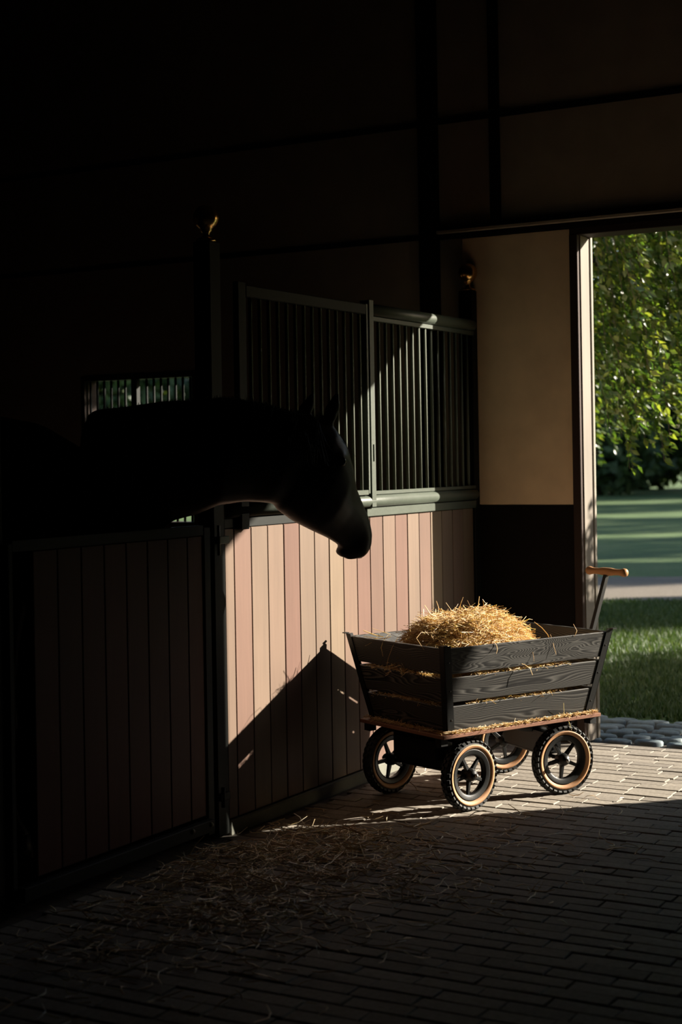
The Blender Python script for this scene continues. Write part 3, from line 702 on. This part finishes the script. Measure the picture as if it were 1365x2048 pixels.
# strands through the gaps between slats and on the deck edge
n2 = 900; side_ = RNG.random(n2) < .7; tt = np.where(RNG.random(n2) < .5, .33, .67)
uu2 = np.where(side_, RNG.uniform(-.3, .26, n2), -(.40 + .07 * tt)); vv2 = np.where(side_, -(.262 + .07 * tt), RNG.uniform(-.24, .24, n2))
P2 = np.stack([uu2 + RNG.normal(0, .006, n2), vv2 + RNG.normal(0, .008, n2) + np.where(side_, .012, 0), ZB + .36 * tt + RNG.normal(-.004, .004, n2)], 1)
D2 = np.stack([np.where(side_, RNG.normal(0, 1, n2), RNG.normal(0, .3, n2)), np.where(side_, RNG.normal(0, .3, n2), RNG.normal(0, 1, n2)), RNG.normal(0, .12, n2)], 1)
L2 = RNG.uniform(.015, .05, n2)
n3 = 1000; s3 = RNG.random(n3) < .72
u3 = np.where(s3, RNG.uniform(-.43, .44, n3), -RNG.uniform(.415, .45, n3)); v3 = np.where(s3, -RNG.uniform(.275, .292, n3), RNG.uniform(-.28, .28, n3))
P3 = np.stack([u3, v3, .342 + RNG.uniform(0, .010, n3)], 1); D3 = np.stack([np.where(s3, 1, .4) * RNG.normal(0, 1, n3), RNG.normal(0, .5, n3), RNG.normal(0, .1, n3)], 1); L3 = RNG.uniform(.012, .045, n3)
# long single stalks hanging over rims
hang = [(-.478, .10, .715, -.3, .9, -.05, .15), (-.47, .16, .70, -.8, .5, -.9, .09), (-.48, .08, .69, -.4, .1, -1, .10), (-.485, .02, .655, -.2, .35, -1, .16), (-.43, -.13, .735, -.75, -.5, -.25, .20), (-.20, -.345, .69, .1, -.2, -1, .05), (.13, -.338, .675, .05, -.2, -1, .09), (.02, -.33, .64, .2, -.1, -1, .06), (.26, -.34, .715, .4, -.1, .8, .07), (.30, .02, .74, .9, .3, .2, .10),
        (.30, -.1, .70, .5, -.3, -.7, .12), (-.44, .2, .72, -.6, .8, .3, .10), (-.42, .14, .73, -.9, .3, .35, .12), (-.25, 0, .80, -.6, .4, .5, .14), (-.15, .1, .81, .5, .5, .6, .12), (.0, 0, .81, .8, -.4, .5, .12), (.25, -.297, .34, .5, -.3, -1, .14), (-.02, -.335, .59, .6, -.3, -.5, .08)]
hg = np.array(hang)
P = np.concatenate([P, P2, P3, hg[:, :3]]); D = np.concatenate([D, D2, D3, hg[:, 3:6]]); Ln = np.concatenate([Ln, L2, L3, hg[:, 6]])
me, _ = stalks('straw_stalks', P, D, Ln, RNG.uniform(.0007, .0014, len(P)) * np.where(Ln > .09, 1.6, 1) * np.where(RNG.random(len(P)) < .12, 1.5, 1), M['straw'], .9)
put('straw_stalks', me, sh, kind='stuff')

# ------------------------------------------------------------------ loose straw on the bricks
cl = [(4.94, 3.22, .22, .16, 1000), (5.23, 3.10, .22, .15, 900), (4.7, 3.0, .5, .3, 900), (4.45, 3.05, .30, .20, 700), (4.80, 2.80, .28, .20, 620), (4.25, 2.80, .35, .25, 620), (4.90, 2.45, .35, .25, 330), (5.6, 2.75, .35, .2, 200), (5.35, 2.4, .4, .3, 160), (6.1, 3.3, .25, .1, 160), (6.2, 2.4, .4, .3, 50), (3.9, 2.95, .3, .25, 350), (6.6, 3.2, .3, .15, 90)]
Ps = []
for (x, y, sx, sy, c) in cl: Ps.append(np.stack([RNG.normal(x, sx, int(c * .6)), RNG.normal(y, sy, int(c * .6))], 1))
P = np.concatenate(Ps); P = P[((P[:, 0] * math.sin(SA) + P[:, 1] * math.cos(SA) < 6.2) | (RNG.random(len(P)) < .3)) & (P[:, 1] < YP - .09) & (np.sin(P[:, 0] * 11 + 2 * np.sin(P[:, 1] * 9)) * np.sin(P[:, 1] * 13 + P[:, 0] * 4) > RNG.uniform(-1.1, .35, len(P)))]; n_ = len(P)
sm_ = RNG.random(n_) < .12
z = .005 + RNG.random(n_) ** 2 * .03
P = np.column_stack([P, z]); D = np.stack([RNG.normal(0, 1, n_), RNG.normal(0, 1, n_), RNG.normal(0, .16, n_)], 1)
Ln = RNG.uniform(.03, .11, n_); Ln[sm_] *= 1.6
me, V = stalks('loose_straw', P, D, Ln, RNG.uniform(.0014, .0028, n_) * np.where(sm_, 1.4, 1), M['floor_straw'], 1.0)
mn = V[:, :, :, 2].min()
co = np.zeros(len(me.vertices) * 3, np.float32); me.vertices.foreach_get('co', co); co = co.reshape(-1, 3); co[:, 2] = np.maximum(co[:, 2], .0008); me.vertices.foreach_set('co', co.ravel())
tag(put('loose_straw', me), 'scattered loose straw on the bricks before the stalls', 'straw', kind='stuff')

# ------------------------------------------------------------------ the horse
def ring(c, a, b_, k=20, sq=1.0):
    c, a, b_ = Vector(c), Vector(a), Vector(b_); o = []
    for j in range(k):
        t_ = 2 * PI * j / k; ct, st = math.cos(t_), math.sin(t_)
        o.append(c + a * math.copysign(abs(ct) ** sq, ct) + b_ * math.copysign(abs(st) ** sq, st))
    return o
def loft(mb, rings):
    k = len(rings[0]); v = [p for r in rings for p in r]; f = []
    for i in range(len(rings) - 1):
        for j in range(k): f.append((i * k + j, i * k + (j + 1) % k, (i + 1) * k + (j + 1) % k, (i + 1) * k + j))
    v.append(sum((p for p in rings[0]), Vector()) / k); v.append(sum((p for p in rings[-1]), Vector()) / k); n0 = len(v) - 2
    for j in range(k): f.append((n0, (j + 1) % k, j)); f.append((n0 + 1, (len(rings) - 1) * k + j, (len(rings) - 1) * k + (j + 1) % k))
    mb.add(v, f, True)
hb_ = MB()
neck = [((4.852, 3.850, 1.704), (4.872, 3.816, 1.12), .21), ((4.878, 3.723, 1.713), (4.912, 3.664, 1.18), .16), ((4.917, 3.577, 1.730), (4.936, 3.543, 1.268), .13), ((4.975, 3.465, 1.734), (4.980, 3.462, 1.290), .12),
        ((5.000, 3.340, 1.740), (4.990, 3.365, 1.326), .11), ((5.119, 3.258, 1.722), (5.087, 3.314, 1.336), .10), ((5.215, 3.170, 1.682), (5.159, 3.268, 1.330), .095), ((5.315, 3.095, 1.640), (5.224, 3.256, 1.320), .09), ((5.36, 3.08, 1.58), (5.27, 3.24, 1.30), .07)]
head = [((5.290, 3.110, 1.668), (5.185, 3.262, 1.345), .075), ((5.358, 3.058, 1.615), (5.225, 3.256, 1.300), .095), ((5.408, 3.040, 1.550), (5.297, 3.228, 1.252), .100), ((5.450, 3.042, 1.471), (5.367, 3.186, 1.213), .088), ((5.497, 3.057, 1.394), (5.439, 3.160, 1.182), .068),
        ((5.546, 3.052, 1.324), (5.493, 3.145, 1.155), .056), ((5.590, 3.047, 1.262), (5.530, 3.140, 1.132), .052), ((5.620, 3.052, 1.205), (5.560, 3.132, 1.106), .055), ((5.632, 3.062, 1.160), (5.590, 3.120, 1.094), .048), ((5.630, 3.080, 1.125), (5.605, 3.112, 1.096), .030)]
def chain(tab, pinch=1.0):
    rs = []
    cs = [((Vector(a) + Vector(b)) / 2, (Vector(a) - Vector(b)) / 2, w_) for a, b, w_ in tab]
    for i, (c, ax, w_) in enumerate(cs):
        d = (cs[min(i + 1, len(cs) - 1)][0] - cs[max(i - 1, 0)][0]).normalized()
        wv = d.cross(ax).normalized() * w_
        rs.append(ring(c, ax, wv))
    return rs
loft(hb_, chain(neck)); loft(hb_, chain(head))
# lower lip and chin, nostril rim
def blob(c, r3, k=12):
    rs = []
    for i in range(1, 8):
        a = -PI / 2 + PI * i / 8; rs.append(ring((c[0], c[1], c[2] + r3[2] * math.sin(a)), (r3[0] * math.cos(a), 0, 0), (0, r3[1] * math.cos(a), 0), k))
    loft(hb_, rs)
blob((5.548, 3.140, 1.122), (.036, .034, .026)); blob((5.575, 3.122, 1.106), (.034, .034, .022)); blob((5.607, 3.104, 1.104), (.022, .03, .018))
blob((5.598, 3.060, 1.203), (.018, .022, .018))
blob((5.33, 3.19, 1.36), (.085, .085, .10))    # cheek
blob((5.340, 3.030, 1.500), (.028, .026, .028)); blob((5.400, 3.130, 1.49), (.022, .026, .026))   # brow ridges
# ears
for (p0, p1, w_) in [((5.275, 3.165, 1.655), (5.303, 3.12, 1.768), .034), ((5.325, 3.075, 1.632), (5.346, 3.040, 1.768), .034)]:
    p0, p1 = Vector(p0), Vector(p1); rs = []
    side = Vector((.6, -.65, 0)).normalized(); fr_ = Vector((.65, .6, 0)).normalized()
    for t_, q in ((0, .75), (.25, 1.0), (.5, .95), (.75, .62), (.93, .25), (1, .08)): rs.append(ring(p0.lerp(p1, t_), side * w_ * q, fr_ * w_ * .55 * q, 10))
    loft(hb_, rs)
# trunk running back into the stall: y, x, ztop, zbottom, halfwidth
tr_ = [(3.80, 5.10, 1.42, 1.02, .12), (3.90, 5.06, 1.56, .93, .20), (4.08, 5.02, 1.66, .86, .245), (4.28, 4.98, 1.70, .82, .26), (4.50, 4.94, 1.655, .80, .275), (4.75, 4.90, 1.61, .80, .29), (5.00, 4.86, 1.61, .83, .295), (5.25, 4.82, 1.65, .88, .285), (5.45, 4.79, 1.655, .96, .265), (5.62, 4.77, 1.60, 1.06, .22), (5.75, 4.75, 1.48, 1.16, .13)]
off_x = -.27
loft(hb_, [ring((x + off_x, y, (a + b__) / 2), (w_, w_ * -.15, 0), (0, 0, (a - b__) / 2), 24) for (y, x, a, b__, w_) in tr_])
def limb(pts):
    rs = []
    for i, (x, y, z, rx, ry) in enumerate(pts): rs.append(ring((x, y, z), (rx, 0, 0), (0, ry, 0), 14))
    loft(hb_, rs)
hooves = []
for g in (-1, 1):
    cx = 4.75 + g * .13; y0 = 4.12 + (.05 if g > 0 else 0)
    limb([(cx, y0 - .02, 1.15, .09, .14), (cx, y0, .98, .08, .11), (cx, y0 + .01, .80, .060, .075), (cx, y0 + .01, .62, .047, .055), (cx, y0, .48, .050, .056), (cx, y0, .42, .040, .045), (cx, y0 + .005, .28, .030, .034), (cx, y0 + .005, .20, .036, .044), (cx, y0 - .02, .14, .030, .036), (cx, y0 - .05, .075, .045, .055)])
    hooves.append((cx, y0 - .055))
    cx = 4.55 + g * .15; y1 = 5.45 + (.06 if g > 0 else 0)
    limb([(cx, y1 - .05, 1.30, .11, .20), (cx, y1 - .08, 1.10, .10, .19), (cx, y1 - .10, .92, .085, .13), (cx, y1 - .02, .76, .062, .085), (cx, y1 + .08, .60, .045, .058), (cx, y1 + .12, .52, .042, .062), (cx, y1 + .10, .44, .036, .046), (cx, y1 + .08, .30, .032, .036), (cx, y1 + .08, .21, .037, .044), (cx, y1 + .05, .14, .031, .036), (cx, y1 + .02, .075, .046, .056)])
    hooves.append((cx, y1 + .015))
hm_ = hb_.mesh('horse_body', M['coat'])
hr = empty('horse', (4.95, 4.7, 0)); tag(hr, 'black horse reaching its neck and head over the shaded stall door', 'horse')
ho = put('body', hm_, hr, (-4.95, -4.7, 0))
md = ho.modifiers.new('remesh', 'REMESH'); md.mode = 'VOXEL'; md.voxel_size = .011; md.use_smooth_shade = True
md = ho.modifiers.new('smooth', 'SMOOTH'); md.factor = .5; md.iterations = 5
for (x, y) in hooves:
    put('hoof', MB().lathe([(.056, 0), (.052, .03), (.043, .08), (0, .085)], 16).mesh('hoof', M['hoof']), hr, (x - 4.95, y - 4.7, -.009))
for c in ((5.325, 3.016, 1.485), (5.408, 3.150, 1.478)):
    me_ = MB().lathe([(0, -.02), (.012, -.016), (.0185, -.007), (.0185, .007), (.012, .016), (0, .02)], 16).mesh('eye', M['eye']); put('eye', me_, hr, (c[0] - 4.95, c[1] - 4.7, c[2]))
# mane, forelock, tail as strands
def hair(name, roots, n_, ln, spreadv, downv, rad, curl):
    rt_ = np.array(roots); s_ = RNG.random(n_) * (len(rt_) - 1); i_ = s_.astype(int); fr = (s_ - i_)[:, None]
    P = rt_[i_] * (1 - fr) + rt_[i_ + 1] * fr + RNG.normal(0, .006, (n_, 3)); L_ = RNG.uniform(.6, 1.1, n_) * ln
    D = np.array(downv) + RNG.normal(0, spreadv, (n_, 3)); Dn = D / np.linalg.norm(D, axis=1)[:, None]
    me, _ = stalks(name, P + Dn * (L_ * .5)[:, None], D, L_, np.full(n_, rad), M['hair'], curl)
    return put(name, me, hr, (-4.95, -4.7, 0), kind='stuff')
hair('mane', [(4.845, 3.83, 1.700), (4.87, 3.70, 1.710), (4.93, 3.53, 1.728), (4.965, 3.45, 1.728), (4.995, 3.355, 1.738), (5.08, 3.235, 1.722), (5.18, 3.145, 1.680), (5.27, 3.09, 1.655)], 1500, .20, .12, (-.35, -.20, -.9), .0011, .25)
hair('forelock', [(5.29, 3.10, 1.672), (5.335, 3.075, 1.645)], 260, .19, .13, (.42, -.10, -.9), .0010, .3)
hair('tail', [(4.485, 5.76, 1.42), (4.485, 5.79, 1.30), (4.49, 5.80, 1.15)], 700, .75, .05, (0, .12, -1), .0014, .15)
